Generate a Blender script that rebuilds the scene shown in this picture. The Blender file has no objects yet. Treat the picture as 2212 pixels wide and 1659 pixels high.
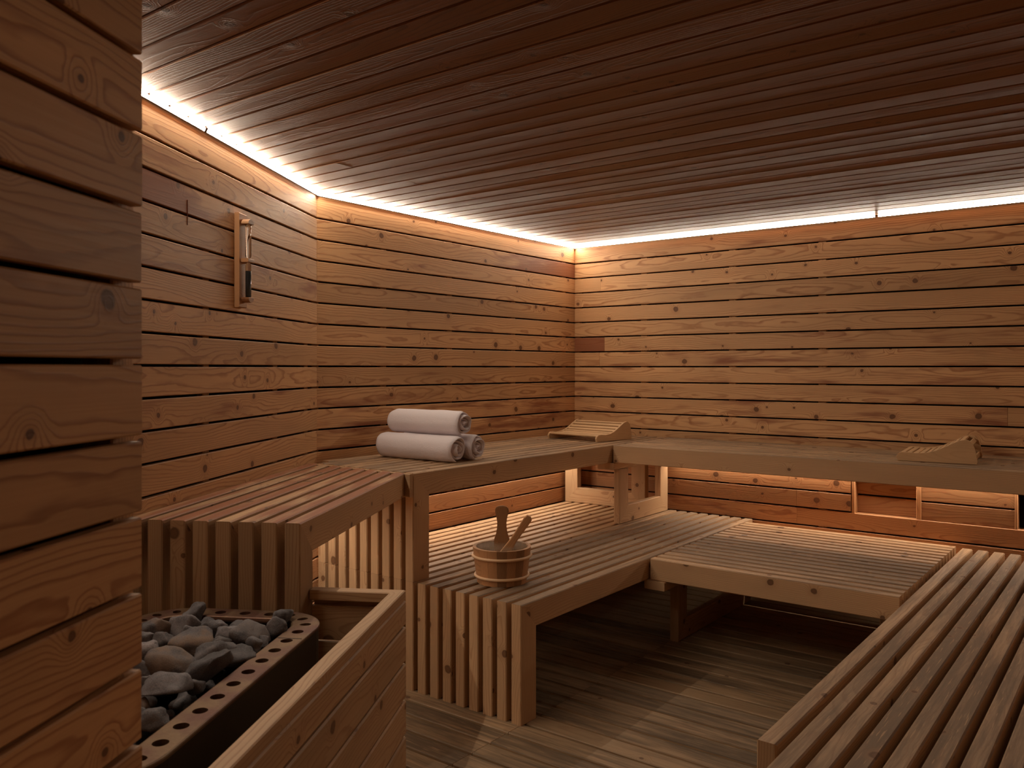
import bpy, bmesh, math, random
from mathutils import Vector, Matrix, noise

random.seed(7)
S = bpy.context.scene
COL = S.collection

# ------------------------------------------------------------------ camera
# room axes: +X along the long slatted wall (wall_right, Y = 0), +Y along the back wall (X = 0), Z up
cd = bpy.data.cameras.new('camera')
cam = bpy.data.objects.new('camera', cd)
COL.objects.link(cam)
cd.sensor_width = 36.0
cd.lens = 36.0 * 1805.0 / 2212.0
cd.shift_y = -34.5 / 2212.0
cd.clip_start = 0.02
CAM = Vector((3.188, -4.856, 1.36))
AZ = math.radians(37.58)                      # view direction turned left from +Y
cam.matrix_world = Matrix.Translation(CAM) @ Matrix.Rotation(AZ, 4, 'Z') @ Matrix.Rotation(math.pi / 2, 4, 'X')
cd.dof.use_dof = True
cd.dof.focus_distance = 4.0
cd.dof.aperture_fstop = 9.0
S.camera = cam

# ------------------------------------------------------------------ world, exposure
w = bpy.data.worlds.new('world')
S.world = w
w.use_nodes = True
w.node_tree.nodes['Background'].inputs[0].default_value = (0.5, 0.35, 0.25, 1)
w.node_tree.nodes['Background'].inputs[1].default_value = 0.0
S.view_settings.view_transform = 'Standard'
S.view_settings.look = 'None'
S.view_settings.exposure = -0.14
S.view_settings.gamma = 1.0
S.view_settings.use_curve_mapping = False
S.cycles.max_bounces = 10
S.cycles.diffuse_bounces = 6
S.cycles.sample_clamp_indirect = 4.0

LED_TOP = 146.0      # strength of the strips along the ceiling
LED_FILL = 4.0      # strength of the added unseen fill strips above the side and rear walls
LED_LOW = 95.0       # strength of the strips under the upper benches
LED_COL = (1.0, 0.855, 0.67)

ZU, ZL, ZC = 0.917, 0.458, 2.20          # upper bench, lower bench, ceiling
XS, YR = 3.90, -5.90                     # side wall and rear wall (behind the camera)
X = Vector((1, 0, 0)); Y = Vector((0, 1, 0)); Z = Vector((0, 0, 1))
P = Vector((0.5, -0.8660254, 0)); N = Vector((0.8660254, 0.5, 0))      # along / out of the left wall
O0 = Vector((0, -2.25, 0))


def LF(p, n, z=0.0):
    return O0 + P * p + N * n + Z * z


# ------------------------------------------------------------------ node helpers
class NT:
    def __init__(self, name):
        self.m = bpy.data.materials.new(name)
        self.m.use_nodes = True
        self.t = self.m.node_tree
        self.b = self.t.nodes['Principled BSDF']

    def put(self, sock, v):
        if isinstance(v, bpy.types.NodeSocket):
            self.t.links.new(v, sock)
        else:
            if isinstance(v, tuple) and len(v) == 3 and sock.type == 'RGBA':
                v = v + (1.0,)
            sock.default_value = v

    def node(self, kind, **kw):
        n = self.t.nodes.new(kind)
        for k, v in kw.items():
            setattr(n, k, v)
        return n

    def math(self, op, a, b=0.0, c=None, clamp=False):
        n = self.node('ShaderNodeMath', operation=op, use_clamp=clamp)
        self.put(n.inputs[0], a)
        self.put(n.inputs[1], b)
        if c is not None:
            self.put(n.inputs[2], c)
        return n.outputs[0]

    def comb(self, x, y, z):
        n = self.node('ShaderNodeCombineXYZ')
        for i, v in enumerate((x, y, z)):
            self.put(n.inputs[i], v)
        return n.outputs[0]

    def sep(self, v):
        n = self.node('ShaderNodeSeparateXYZ')
        self.put(n.inputs[0], v)
        return n.outputs[0], n.outputs[1], n.outputs[2]

    def noise(self, vec, scale=1.0, detail=3.0, rough=0.5):
        n = self.node('ShaderNodeTexNoise')
        self.put(n.inputs['Vector'], vec)
        n.inputs['Scale'].default_value = scale
        n.inputs['Detail'].default_value = detail
        n.inputs['Roughness'].default_value = rough
        return n.outputs[0]

    def smooth(self, v, a, b, lo=0.0, hi=1.0):
        n = self.node('ShaderNodeMapRange', interpolation_type='SMOOTHSTEP')
        self.put(n.inputs[0], v)
        for i, q in enumerate((a, b, lo, hi)):
            self.put(n.inputs[i + 1], q)
        return n.outputs[0]

    def mix(self, f, a, b, mode='MIX'):
        n = self.node('ShaderNodeMix', data_type='RGBA', blend_type=mode)
        self.put(n.inputs[0], f)
        self.put(n.inputs[6], a)
        self.put(n.inputs[7], b)
        return n.outputs[2]

    def scale(self, col, f):
        n = self.node('ShaderNodeVectorMath', operation='SCALE')
        self.put(n.inputs[0], col)
        self.put(n.inputs[3], f)
        return n.outputs[0]

    def bump(self, h, strength=0.2, dist=0.002):
        n = self.node('ShaderNodeBump')
        n.inputs['Strength'].default_value = strength
        n.inputs['Distance'].default_value = dist
        self.put(n.inputs['Height'], h)
        self.t.links.new(n.outputs[0], self.b.inputs['Normal'])


def wood(name, light, dark, knotcol=(0.05, 0.022, 0.011), freq=138.0, ring=0.72, rough=0.5, spec=0.27,
         knots=0.72, wearcol=(0.118, 0.079, 0.052), redcol=(0.24, 0.075, 0.035), wearside=False, kscale=4.6, kmin=0.0052, redtop=False):
    """softwood, board axes: local x along the grain, y across, z thickness.
    object colour: R tone (0.5 neutral), G red resin stain, B grey wear"""
    t = NT(name)
    tc = t.node('ShaderNodeTexCoord')
    oi = t.node('ShaderNodeObjectInfo')
    x, y, z = t.sep(tc.outputs['Object'])
    tone, red, wear = t.sep(oi.outputs['Color'])
    al = oi.outputs['Alpha']
    gx = t.sep(tc.outputs['Generated'])[0]
    ghi = t.math('MULTIPLY', t.smooth(gx, 0.42, 0.92), t.math('LESS_THAN', al, 0.3))
    glo = t.math('MULTIPLY', t.smooth(gx, 0.50, 0.70, 1.0, 0.0), t.math('COMPARE', al, 0.5, 0.1))
    gall = t.math('GREATER_THAN', al, 0.9)
    red = t.math('MULTIPLY', red, t.math('ADD', gall, t.math('ADD', ghi, glo)))
    wn = t.node('ShaderNodeTexWhiteNoise', noise_dimensions='1D')
    t.put(wn.inputs['W'], t.math('MULTIPLY', oi.outputs['Random'], 977.0))
    h1, h2, h3 = t.sep(wn.outputs['Color'])
    off = t.math('MULTIPLY', oi.outputs['Random'], 83.0)
    off2 = t.math('MULTIPLY', h1, 61.0)
    xo = t.math('ADD', x, off)
    yo = t.math('ADD', y, off2)
    y0 = t.math('MULTIPLY_ADD', h2, 0.12, -0.015)
    z0 = t.math('MULTIPLY_ADD', h3, -0.055, -0.012)
    n1 = t.noise(t.comb(t.math('MULTIPLY', xo, 1.5), t.math('MULTIPLY', yo, 5.0), t.math('MULTIPLY', z, 5.0)), 1.0, 1.0)
    n2 = t.noise(t.comb(t.math('MULTIPLY', xo, 7.0), t.math('MULTIPLY', yo, 26.0), t.math('MULTIPLY', z, 26.0)), 1.0, 2.0)
    # knots, on the face that carries them
    nz = t.sep(tc.outputs['Normal'])[2]
    face = t.math('GREATER_THAN', t.math('ABSOLUTE', nz), 0.5)
    side = t.math('SUBTRACT', 1.0, face)
    kv = t.math('ADD', t.math('MULTIPLY', yo, face), t.math('MULTIPLY', t.math('ADD', z, t.math('ADD', off2, 0.37)), side))
    vo = t.node('ShaderNodeTexVoronoi', voronoi_dimensions='2D')
    t.put(vo.inputs['Vector'], t.comb(t.math('MULTIPLY', xo, kscale * 0.9), t.math('MULTIPLY', kv, kscale), 0.0))
    vo.inputs['Scale'].default_value = 1.0
    nk = t.noise(t.comb(t.math('MULTIPLY', xo, 40.0), t.math('MULTIPLY', kv, 40.0), 0.0), 1.0, 1.0)
    dk = t.math('ADD', t.math('DIVIDE', vo.outputs['Distance'], kscale), t.math('MULTIPLY_ADD', nk, 0.008, -0.004))
    c1, c2, c3 = t.sep(vo.outputs['Color'])
    exist = t.math('LESS_THAN', c1, knots)
    rk = t.math('MULTIPLY_ADD', t.math('MULTIPLY', c2, c2), 0.010, kmin)
    wp = t.math('MULTIPLY', t.smooth(dk, 0.0, 0.055, 1.0, 0.0), exist)
    wp = t.math('MULTIPLY', wp, wp)
    dy = t.math('SUBTRACT', y, y0)
    dz = t.math('SUBTRACT', z, z0)
    r = t.math('SQRT', t.math('ADD', t.math('MULTIPLY', dy, dy), t.math('MULTIPLY', dz, dz)))
    r = t.math('ADD', r, t.math('MULTIPLY_ADD', n1, 0.066, -0.033))
    r = t.math('ADD', r, t.math('MULTIPLY_ADD', n2, 0.009, -0.0045))
    r = t.math('ADD', r, t.math('MULTIPLY', wp, 0.028))
    fr = t.math('FRACT', t.math('MULTIPLY', r, freq))
    late = t.math('MULTIPLY', t.smooth(fr, 0.55, 0.88), t.smooth(fr, 0.90, 1.0, 1.0, 0.0))
    fib = t.noise(t.comb(t.math('MULTIPLY', xo, 5.0), t.math('MULTIPLY', yo, 330.0), t.math('MULTIPLY', z, 330.0)), 1.0, 1.0)
    blot = t.noise(t.comb(t.math('MULTIPLY', xo, 2.2), t.math('MULTIPLY', yo, 9.0), t.math('MULTIPLY', z, 9.0)), 1.0, 3.0)
    amt = t.math('MULTIPLY', t.math('MULTIPLY', late, ring), t.smooth(blot, 0.2, 0.7, 0.45, 1.1))
    amt = t.math('ADD', amt, t.math('MULTIPLY_ADD', fib, 0.30, -0.10), clamp=True)
    col = t.mix(amt, light, dark)
    # tone from board to board, slow drift along the board
    k = t.math('ADD', t.math('MULTIPLY_ADD', tone, 0.8, 0.60), t.math('MULTIPLY_ADD', blot, 0.5, -0.25))
    col = t.scale(col, k)
    # reddish resin and water stains
    st = t.noise(t.comb(t.math('MULTIPLY', xo, 3.1), t.math('MULTIPLY', yo, 22.0), t.math('MULTIPLY', z, 22.0)), 1.0, 3.0)
    redm = t.smooth(t.math('ADD', st, t.math('MULTIPLY', red, 0.75)), 0.62, 0.92)
    if redtop:
        redm = t.math('MULTIPLY', redm, t.math('GREATER_THAN', nz, 0.5))
    col = t.mix(t.math('MULTIPLY', redm, 0.85), col, redcol)
    # weathering of the trodden top faces
    w1 = t.noise(t.comb(t.math('MULTIPLY', xo, 3.0), t.math('MULTIPLY', yo, 45.0), t.math('MULTIPLY', z, 45.0)), 1.0, 4.0, 0.65)
    w2 = t.noise(t.comb(t.math('MULTIPLY', xo, 1.1), t.math('MULTIPLY', yo, 4.0), 0.0), 1.0, 2.0)
    wm = t.smooth(t.math('ADD', t.math('ADD', t.math('MULTIPLY', w1, 0.55), t.math('MULTIPLY', w2, 0.5)), t.math('MULTIPLY', wear, 0.70)), 0.68, 1.00)
    if not wearside:
        wm = t.math('MULTIPLY', wm, t.math('GREATER_THAN', nz, 0.5))
    wm = t.math('MULTIPLY', wm, t.math('GREATER_THAN', wear, 0.01))
    col = t.mix(t.math('MULTIPLY', wm, 0.9), col, t.mix(fib, wearcol, tuple(c * 1.9 for c in wearcol)))
    scr = t.noise(t.comb(t.math('MULTIPLY', xo, 9.0), t.math('MULTIPLY', yo, 210.0), 3.0), 1.0, 2.0)
    scm = t.math('MULTIPLY', t.smooth(scr, 0.62, 0.68), wm)
    col = t.mix(t.math('MULTIPLY', scm, 0.7), col, light)
    # knots: dark rim, brown heart
    km = t.math('MULTIPLY', t.smooth(t.math('DIVIDE', dk, rk), 0.85, 1.25, 1.0, 0.0), exist)
    col = t.mix(t.math('MULTIPLY', km, 0.94), col, t.mix(t.smooth(t.math('DIVIDE', dk, rk), 0.4, 0.95), tuple(c * 1.8 for c in knotcol), knotcol))
    halo = t.math('MULTIPLY', t.math('MULTIPLY', t.smooth(t.math('DIVIDE', dk, rk), 1.0, 3.2, 1.0, 0.0), exist), 0.28)
    col = t.mix(halo, col, dark)
    t.put(t.b.inputs['Base Color'], col)
    t.put(t.b.inputs['Roughness'], t.math('ADD', t.math('MULTIPLY_ADD', fib, 0.16, rough - 0.08), t.math('MULTIPLY', wm, 0.15)))
    t.b.inputs['Specular IOR Level'].default_value = spec
    t.bump(t.math('ADD', t.math('MULTIPLY', fib, 0.5), t.math('ADD', t.math('MULTIPLY', late, 0.5), t.math('MULTIPLY', w1, 0.6))), 0.22, 0.0012)
    return t.m


def plain(name, col, rough=0.5, metal=0.0, spec=0.5):
    t = NT(name)
    t.b.inputs['Base Color'].default_value = col + (1,)
    t.b.inputs['Roughness'].default_value = rough
    t.b.inputs['Metallic'].default_value = metal
    t.b.inputs['Specular IOR Level'].default_value = spec
    return t.m


PINE_L, PINE_D = (0.60, 0.350, 0.172), (0.33, 0.142, 0.058)
M_WALL = wood('wall_pine', PINE_L, PINE_D)
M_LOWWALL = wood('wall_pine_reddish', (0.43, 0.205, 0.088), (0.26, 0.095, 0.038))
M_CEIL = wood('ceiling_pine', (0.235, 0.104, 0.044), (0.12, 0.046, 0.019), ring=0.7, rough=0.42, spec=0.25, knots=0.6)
M_BENCH = wood('bench_pine', (0.50, 0.320, 0.180), (0.32, 0.165, 0.08), ring=0.6, knots=0.8, kscale=5.4, kmin=0.0065, redtop=True)
M_FLOOR = wood('floor_pine', (0.37, 0.245, 0.140), (0.23, 0.130, 0.068), ring=0.4, knots=0.35, wearcol=(0.062, 0.042, 0.026))
M_PALE = wood('headrest_wood', (0.58, 0.375, 0.205), (0.46, 0.265, 0.130), ring=0.25, knots=0.0, freq=180.0)
M_PAIL = wood('pail_wood', (0.37, 0.195, 0.092), (0.21, 0.095, 0.042), ring=0.5, knots=0.0, freq=260.0)
M_BACK = plain('dark_backing', (0.012, 0.007, 0.004), 0.9, 0.0, 0.1)
M_STEEL = plain('dark_steel', (0.045, 0.034, 0.026), 0.45, 0.9)
M_BLACK = plain('black_steel', (0.012, 0.010, 0.009), 0.35, 0.6)


def rim_mat():
    t = NT('bronze_rim')
    g = t.node('ShaderNodeNewGeometry')
    n = t.noise(g.outputs['Position'], 14.0, 4.0)
    n2 = t.noise(g.outputs['Position'], 160.0, 2.0)
    c = t.mix(t.smooth(n, 0.35, 0.65), (0.20, 0.125, 0.068), (0.135, 0.060, 0.044))
    c = t.mix(t.math('MULTIPLY', n2, 0.3), c, (0.10, 0.06, 0.04))
    t.put(t.b.inputs['Base Color'], c)
    t.b.inputs['Metallic'].default_value = 0.65
    t.put(t.b.inputs['Roughness'], t.math('MULTIPLY_ADD', n2, 0.2, 0.42))
    return t.m


def stone_mat():
    t = NT('grey_stone')
    tc = t.node('ShaderNodeTexCoord')
    oi = t.node('ShaderNodeObjectInfo')
    tone, warm, _ = t.sep(oi.outputs['Color'])
    v = t.node('ShaderNodeVectorMath', operation='ADD')
    t.put(v.inputs[0], tc.outputs['Object'])
    t.put(v.inputs[1], t.comb(t.math('MULTIPLY', oi.outputs['Random'], 31.0), 0.0, 0.0))
    p = v.outputs[0]
    n1 = t.noise(p, 22.0, 4.0)
    n2 = t.noise(p, 420.0, 2.0, 0.7)
    c = t.mix(t.smooth(n1, 0.3, 0.7), (0.12, 0.112, 0.122), (0.24, 0.228, 0.245))
    c = t.mix(t.smooth(n2, 0.5, 0.72, 0.0, 0.55), c, (0.36, 0.34, 0.34))
    c = t.mix(t.smooth(n2, 0.28, 0.45, 0.5, 0.0), c, (0.03, 0.028, 0.028))
    c = t.mix(t.math('MULTIPLY', warm, t.smooth(n1, 0.35, 0.65)), c, (0.26, 0.16, 0.09))
    t.put(t.b.inputs['Base Color'], t.scale(c, t.math('MULTIPLY_ADD', tone, 1.15, 0.22)))
    t.b.inputs['Roughness'].default_value = 0.85
    t.bump(t.math('ADD', t.math('MULTIPLY', n2, 0.4), n1), 0.7, 0.004)
    return t.m


def towel_mat():
    t = NT('white_terry')
    tc = t.node('ShaderNodeTexCoord')
    n = t.noise(tc.outputs['Object'], 420.0, 2.0, 0.7)
    n2 = t.noise(tc.outputs['Object'], 60.0, 2.0)
    t.put(t.b.inputs['Base Color'], t.mix(n, (0.72, 0.65, 0.68), (0.84, 0.76, 0.79)))
    t.b.inputs['Roughness'].default_value = 0.95
    t.b.inputs['Sheen Weight'].default_value = 0.3
    t.bump(t.math('ADD', n, t.math('MULTIPLY', n2, 0.8)), 0.8, 0.003)
    return t.m


def led_mat(name, strength):
    t = NT(name)
    t.b.inputs['Base Color'].default_value = (0.9, 0.85, 0.75, 1)
    t.b.inputs['Emission Color'].default_value = LED_COL + (1,)
    t.b.inputs['Emission Strength'].default_value = strength
    return t.m


def glass_mat(name, col, rough, tr, alpha=1.0):
    t = NT(name)
    t.b.inputs['Base Color'].default_value = col + (1,)
    t.b.inputs['Roughness'].default_value = rough
    t.b.inputs['Transmission Weight'].default_value = tr
    t.b.inputs['Alpha'].default_value = alpha
    t.b.inputs['IOR'].default_value = 1.45
    return t.m


M_RIM, M_STONE, M_TOWEL = rim_mat(), stone_mat(), towel_mat()
M_LEDLEFT, M_LEDRIGHT = led_mat('led_warm_left', LED_TOP * 1.42), led_mat('led_warm_right', LED_TOP * 0.72)
M_LED, M_LEDLOW, M_LEDFILL = led_mat('led_warm', LED_TOP), led_mat('led_warm_low', LED_LOW), led_mat('led_warm_fill', LED_FILL)  # the last material serves the added fill strips out of view
M_GLASS = glass_mat('clear_glass', (0.95, 0.97, 0.97), 0.03, 1.0)
M_LINER = glass_mat('clear_plastic_liner', (0.62, 0.44, 0.30), 0.3, 0.0, 0.10)
M_RESIN = plain('dark_resin', (0.07, 0.015, 0.006), 0.12)
M_SAND = plain('dark_sand', (0.018, 0.018, 0.020), 0.8)
M_RATTAN = plain('pale_hoop', (0.66, 0.43, 0.25), 0.45)
M_METALLIGHT = plain('strip_profile', (0.35, 0.30, 0.26), 0.4, 0.8)

# ------------------------------------------------------------------ object helpers
WM = {}


def link(name, me, parent=None, M=None, mat=None, col=None):
    o = bpy.data.objects.new(name, me)
    COL.objects.link(o)
    M = M or Matrix.Identity(4)
    WM[o] = M
    if parent is not None:
        o.parent = parent
        o.matrix_parent_inverse = WM[parent].inverted()
    o.matrix_basis = M
    if mat is not None:
        me.materials.append(mat)
    col = tuple(col or (0.5, 0.0, 0.0))
    o.color = col if len(col) == 4 else col + (1.0,)
    return o


def tag(o, label=None, cat=None, group=None, kind=None):
    if label: o['label'] = label
    if cat: o['category'] = cat
    if group: o['group'] = group
    if kind: o['kind'] = kind
    return o


def empty(name, loc, label, cat, group=None, kind=None, rot=0.0):
    M = Matrix.Translation(Vector(loc)) @ Matrix.Rotation(rot, 4, 'Z')
    o = link(name, None, None, M)
    o.empty_display_size = 0.1
    return tag(o, label, cat, group, kind)


def frame(o, ex, ey):
    ez = ex.cross(ey)
    M = Matrix((ex, ey, ez)).transposed().to_4x4()
    return Matrix.Translation(o) @ M


def rtone(spread=0.22, red=0.0, wear=0.0, base=0.5):
    return (base + random.uniform(-spread, spread), red, wear)


def board(name, parent, o, ex, ey, L, W, T, mat, s=(0, 0, 0), e=(0, 0, 0), ch=0.0028, col=None):
    """chamfered board; s / e = (c, a, b): end planes x = c + a*y + b*z (e measured from L)"""
    c = min(ch, W * 0.3, T * 0.3)
    prof = [(c, 0), (W - c, 0), (W, c), (W, T - c), (W - c, T), (c, T), (0, T - c), (0, c)]
    vs = [(s[0] + s[1] * y + s[2] * z, y, z) for y, z in prof]
    vs += [(L + e[0] + e[1] * y + e[2] * z, y, z) for y, z in prof]
    fs = [(i, (i + 1) % 8, 8 + (i + 1) % 8, 8 + i) for i in range(8)]
    fs = [tuple(reversed(f)) for f in fs]
    fs += [tuple(range(8)), tuple(range(15, 7, -1))]
    me = bpy.data.meshes.new(name)
    me.from_pydata(vs, [], fs)
    bm = bmesh.new(); bm.from_mesh(me)
    bmesh.ops.recalc_face_normals(bm, faces=bm.faces)
    bm.to_mesh(me); bm.free()
    return link(name, me, parent, frame(Vector(o), ex, ey), mat, col or rtone())


def from_bm(name, bm, mat, parent=None, M=None, smooth=False, col=None):
    bmesh.ops.recalc_face_normals(bm, faces=bm.faces)
    me = bpy.data.meshes.new(name)
    bm.to_mesh(me); bm.free()
    if smooth:
        for f in me.polygons: f.use_smooth = True
    return link(name, me, parent, M, mat, col)


def prism(name, pts, h, mat, parent=None, M=None, ch=0.0, col=None, smooth=False):
    """polygon in local xy extruded along local z"""
    bm = bmesh.new()
    vs = [bm.verts.new((x, y, 0)) for x, y in pts]
    f = bm.faces.new(vs)
    r = bmesh.ops.extrude_face_region(bm, geom=[f])
    bmesh.ops.translate(bm, vec=(0, 0, h), verts=[v for v in r['geom'] if isinstance(v, bmesh.types.BMVert)])
    if ch:
        bmesh.ops.recalc_face_normals(bm, faces=bm.faces)
        ed = [e for e in bm.edges if abs(e.verts[0].co.z - e.verts[1].co.z) < 1e-6]
        bmesh.ops.bevel(bm, geom=ed, offset=ch, segments=2, affect='EDGES', profile=0.6)
    return from_bm(name, bm, mat, parent, M, smooth, col)


# ------------------------------------------------------------------ room shell
GAP = 0.0085
TB = 0.020
GZ = [2.08 - 0.1017 * k for k in range(21)]          # joints between wall boards
ROWS = [(2.08 + GAP / 2, 2.20)]
for k in range(20):
    ROWS.append((GZ[k + 1] + GAP / 2, GZ[k] - GAP / 2))
ROWS.append((0.004, GZ[20] - GAP / 2))


def wall(name, o, ex, length, label, rows=ROWS, splits=None, skip=None, battens=(), low=True, reds=None, tones=None):
    """o: foot of the wall's face plane, ex along the wall so that ex x Z points into the room"""
    nrm = ex.cross(Z)
    wm = board(name, None, o - nrm * 0.095, ex, Z, length, 2.2, 0.02, M_BACK, ch=0.001)
    tag(wm, label, 'wall', None, 'structure')
    for i, (z0, z1) in enumerate(rows):
        cuts = [0.0] + sorted((splits or {}).get(i, [])) + [length]
        for a, b in zip(cuts[:-1], cuts[1:]):
            for lo, hi in (skip or {}).get(i, []):
                if a < hi and b > lo:
                    b = min(b, lo) if a < lo else b
                    a = max(a, hi) if a >= lo else a
            if b - a < 0.02: continue
            rd = (reds or {}).get((i, cuts.index(a) if a in cuts else 0), random.choice((0, 0, 0, 0.05, 0.12)))
            c = rtone(0.17, rd)
            if isinstance(rd, tuple): c = (0.5, rd[0], 0.0, rd[1])
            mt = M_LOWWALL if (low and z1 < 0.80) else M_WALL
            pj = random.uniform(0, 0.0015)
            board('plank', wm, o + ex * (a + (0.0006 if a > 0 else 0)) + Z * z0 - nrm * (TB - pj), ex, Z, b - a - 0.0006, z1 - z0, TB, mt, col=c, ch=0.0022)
    for q in battens:
        board('batten', wm, o + ex * q - nrm * (TB + 0.026) + Z * 0.0, Z, nrm.cross(Z) * 1.0, 2.19, 0.045, 0.025, M_WALL, col=rtone(0.1, 0, 0, 0.3))
    return wm


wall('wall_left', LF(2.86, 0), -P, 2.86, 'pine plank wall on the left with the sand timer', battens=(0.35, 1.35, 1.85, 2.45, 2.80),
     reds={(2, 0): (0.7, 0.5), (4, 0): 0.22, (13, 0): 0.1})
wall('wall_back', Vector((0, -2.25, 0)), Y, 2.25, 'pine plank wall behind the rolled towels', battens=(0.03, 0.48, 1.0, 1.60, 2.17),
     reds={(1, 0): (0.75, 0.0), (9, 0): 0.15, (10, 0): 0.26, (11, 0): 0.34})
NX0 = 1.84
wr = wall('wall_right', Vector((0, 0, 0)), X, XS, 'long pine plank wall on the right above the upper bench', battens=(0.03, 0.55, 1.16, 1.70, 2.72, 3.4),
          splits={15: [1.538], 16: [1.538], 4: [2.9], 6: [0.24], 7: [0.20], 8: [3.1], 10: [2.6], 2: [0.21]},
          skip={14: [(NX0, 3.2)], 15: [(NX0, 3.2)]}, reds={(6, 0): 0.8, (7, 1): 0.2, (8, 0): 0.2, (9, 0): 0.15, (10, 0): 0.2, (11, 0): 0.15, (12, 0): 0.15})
# recess in the lower part of the right wall: lining, back boards, divider, side panel, dark opening
zs, zt = 0.549, 0.757
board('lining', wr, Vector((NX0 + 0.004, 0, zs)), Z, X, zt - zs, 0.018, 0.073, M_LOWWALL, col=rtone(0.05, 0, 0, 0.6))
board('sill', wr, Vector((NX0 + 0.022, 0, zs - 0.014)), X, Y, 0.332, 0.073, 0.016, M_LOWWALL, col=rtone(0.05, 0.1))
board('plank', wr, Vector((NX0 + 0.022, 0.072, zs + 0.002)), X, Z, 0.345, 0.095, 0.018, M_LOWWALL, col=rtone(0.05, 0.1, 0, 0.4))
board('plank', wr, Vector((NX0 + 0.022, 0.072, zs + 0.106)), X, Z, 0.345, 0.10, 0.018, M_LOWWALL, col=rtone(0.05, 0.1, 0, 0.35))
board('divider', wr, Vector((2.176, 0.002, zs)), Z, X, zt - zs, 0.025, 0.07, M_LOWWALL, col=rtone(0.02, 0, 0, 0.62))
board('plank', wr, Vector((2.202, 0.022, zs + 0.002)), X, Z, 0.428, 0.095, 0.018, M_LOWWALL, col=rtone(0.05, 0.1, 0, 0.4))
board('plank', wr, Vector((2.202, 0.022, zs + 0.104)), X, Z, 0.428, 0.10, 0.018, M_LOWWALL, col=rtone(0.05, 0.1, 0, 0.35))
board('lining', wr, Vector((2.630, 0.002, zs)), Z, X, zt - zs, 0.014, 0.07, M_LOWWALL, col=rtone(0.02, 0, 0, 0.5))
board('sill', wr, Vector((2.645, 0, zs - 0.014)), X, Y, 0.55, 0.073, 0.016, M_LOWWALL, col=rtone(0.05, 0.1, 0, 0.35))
# near partition that ends beside the camera
board('resin_drip', bpy.data.objects['wall_left'], LF(1.2, 0.0, 1.842), Z, P, 0.085, 0.003, 0.002, M_RESIN, ch=0.0008)
wn_ = wall('wall_near', LF(4.60, 0.819), -P, 4.60 - 2.808, 'foreground partition of wide pine planks at the left edge', battens=(0.4, 1.1), low=False)
# return of the partition that closes the heater alcove
rt = board('wall_alcove', None, LF(2.90, 0.0), N, Z, 0.775, 2.2, 0.02, M_BACK, ch=0.001)
tag(rt, 'short end wall of the heater alcove behind the partition', 'wall', None, 'structure')
for z0, z1 in ROWS:
    board('plank', rt, LF(2.88, 0.02, z0), N, Z, 0.73, z1 - z0, 0.02, M_WALL, col=rtone())
board('batten', rt, LF(2.838, 0.752), Z, N, 2.19, 0.044, 0.05, M_WALL, col=rtone(0.05, 0, 0, 0.35))
wall('wall_side', Vector((XS, 0, 0)), -Y, -YR, 'pine plank side wall outside the view on the right', low=False)
wall('wall_rear', Vector((XS, YR, 0)), -X, XS - 2.9, 'pine plank rear wall behind the camera', low=False)


def xleft(y):                      # where the left wall or the partition stands for a given Y
    return max(0.0, (-2.25 - y) * 0.57735)


# ceiling: narrow boards parallel to the right wall
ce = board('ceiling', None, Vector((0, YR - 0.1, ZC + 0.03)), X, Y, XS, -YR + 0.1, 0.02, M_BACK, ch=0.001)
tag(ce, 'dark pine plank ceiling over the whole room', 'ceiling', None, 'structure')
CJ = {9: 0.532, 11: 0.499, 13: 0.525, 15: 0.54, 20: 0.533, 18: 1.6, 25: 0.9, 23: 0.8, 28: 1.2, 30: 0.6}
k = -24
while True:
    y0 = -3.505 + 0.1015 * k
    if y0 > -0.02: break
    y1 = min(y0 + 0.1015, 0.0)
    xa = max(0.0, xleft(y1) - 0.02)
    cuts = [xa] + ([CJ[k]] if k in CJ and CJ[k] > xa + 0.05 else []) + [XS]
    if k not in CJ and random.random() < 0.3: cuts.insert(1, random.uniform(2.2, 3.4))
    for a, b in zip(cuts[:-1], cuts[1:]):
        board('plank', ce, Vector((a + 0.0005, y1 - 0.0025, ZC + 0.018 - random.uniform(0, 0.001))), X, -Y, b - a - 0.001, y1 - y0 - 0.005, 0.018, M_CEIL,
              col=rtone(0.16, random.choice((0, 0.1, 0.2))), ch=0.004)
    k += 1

# floor: duckboards parallel to the right wall
fl = board('floor', None, Vector((0, YR - 0.1, -0.06)), X, Y, XS, -YR + 0.1, 0.02, M_BACK, ch=0.001)
tag(fl, 'worn wooden duckboard floor between the benches', 'floor', None, 'structure')
k = -15
while True:
    y0 = -1.57 - 0.1038 * k
    if y0 < YR: break
    ya = min(y0, 0.0)
    yb = y0 - 0.1038
    if yb < -0.001:
        xa = max(0.0, xleft(yb) - 0.02)
        wv = random.uniform(0.34, 0.62) if y0 < -0.9 else 0.3
        cuts = [xa] + ([1.275] if xa < 1.2 else []) + ([2.42] if xa < 2.3 else []) + [XS]
        for a, b in zip(cuts[:-1], cuts[1:]):
            board('plank', fl, Vector((a + 0.001, yb + 0.007, -0.024)), X, Y, b - a - 0.002, ya - yb - 0.014, 0.024, M_FLOOR,
                  col=rtone(0.14, 0, wv), ch=0.003)
    k += 1

# ------------------------------------------------------------------ benches
PIT, SW, SH = 0.071, 0.048, 0.1


def wr_(i, lo, hi, amount):
    return amount if lo <= i < hi else 0.0


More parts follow.
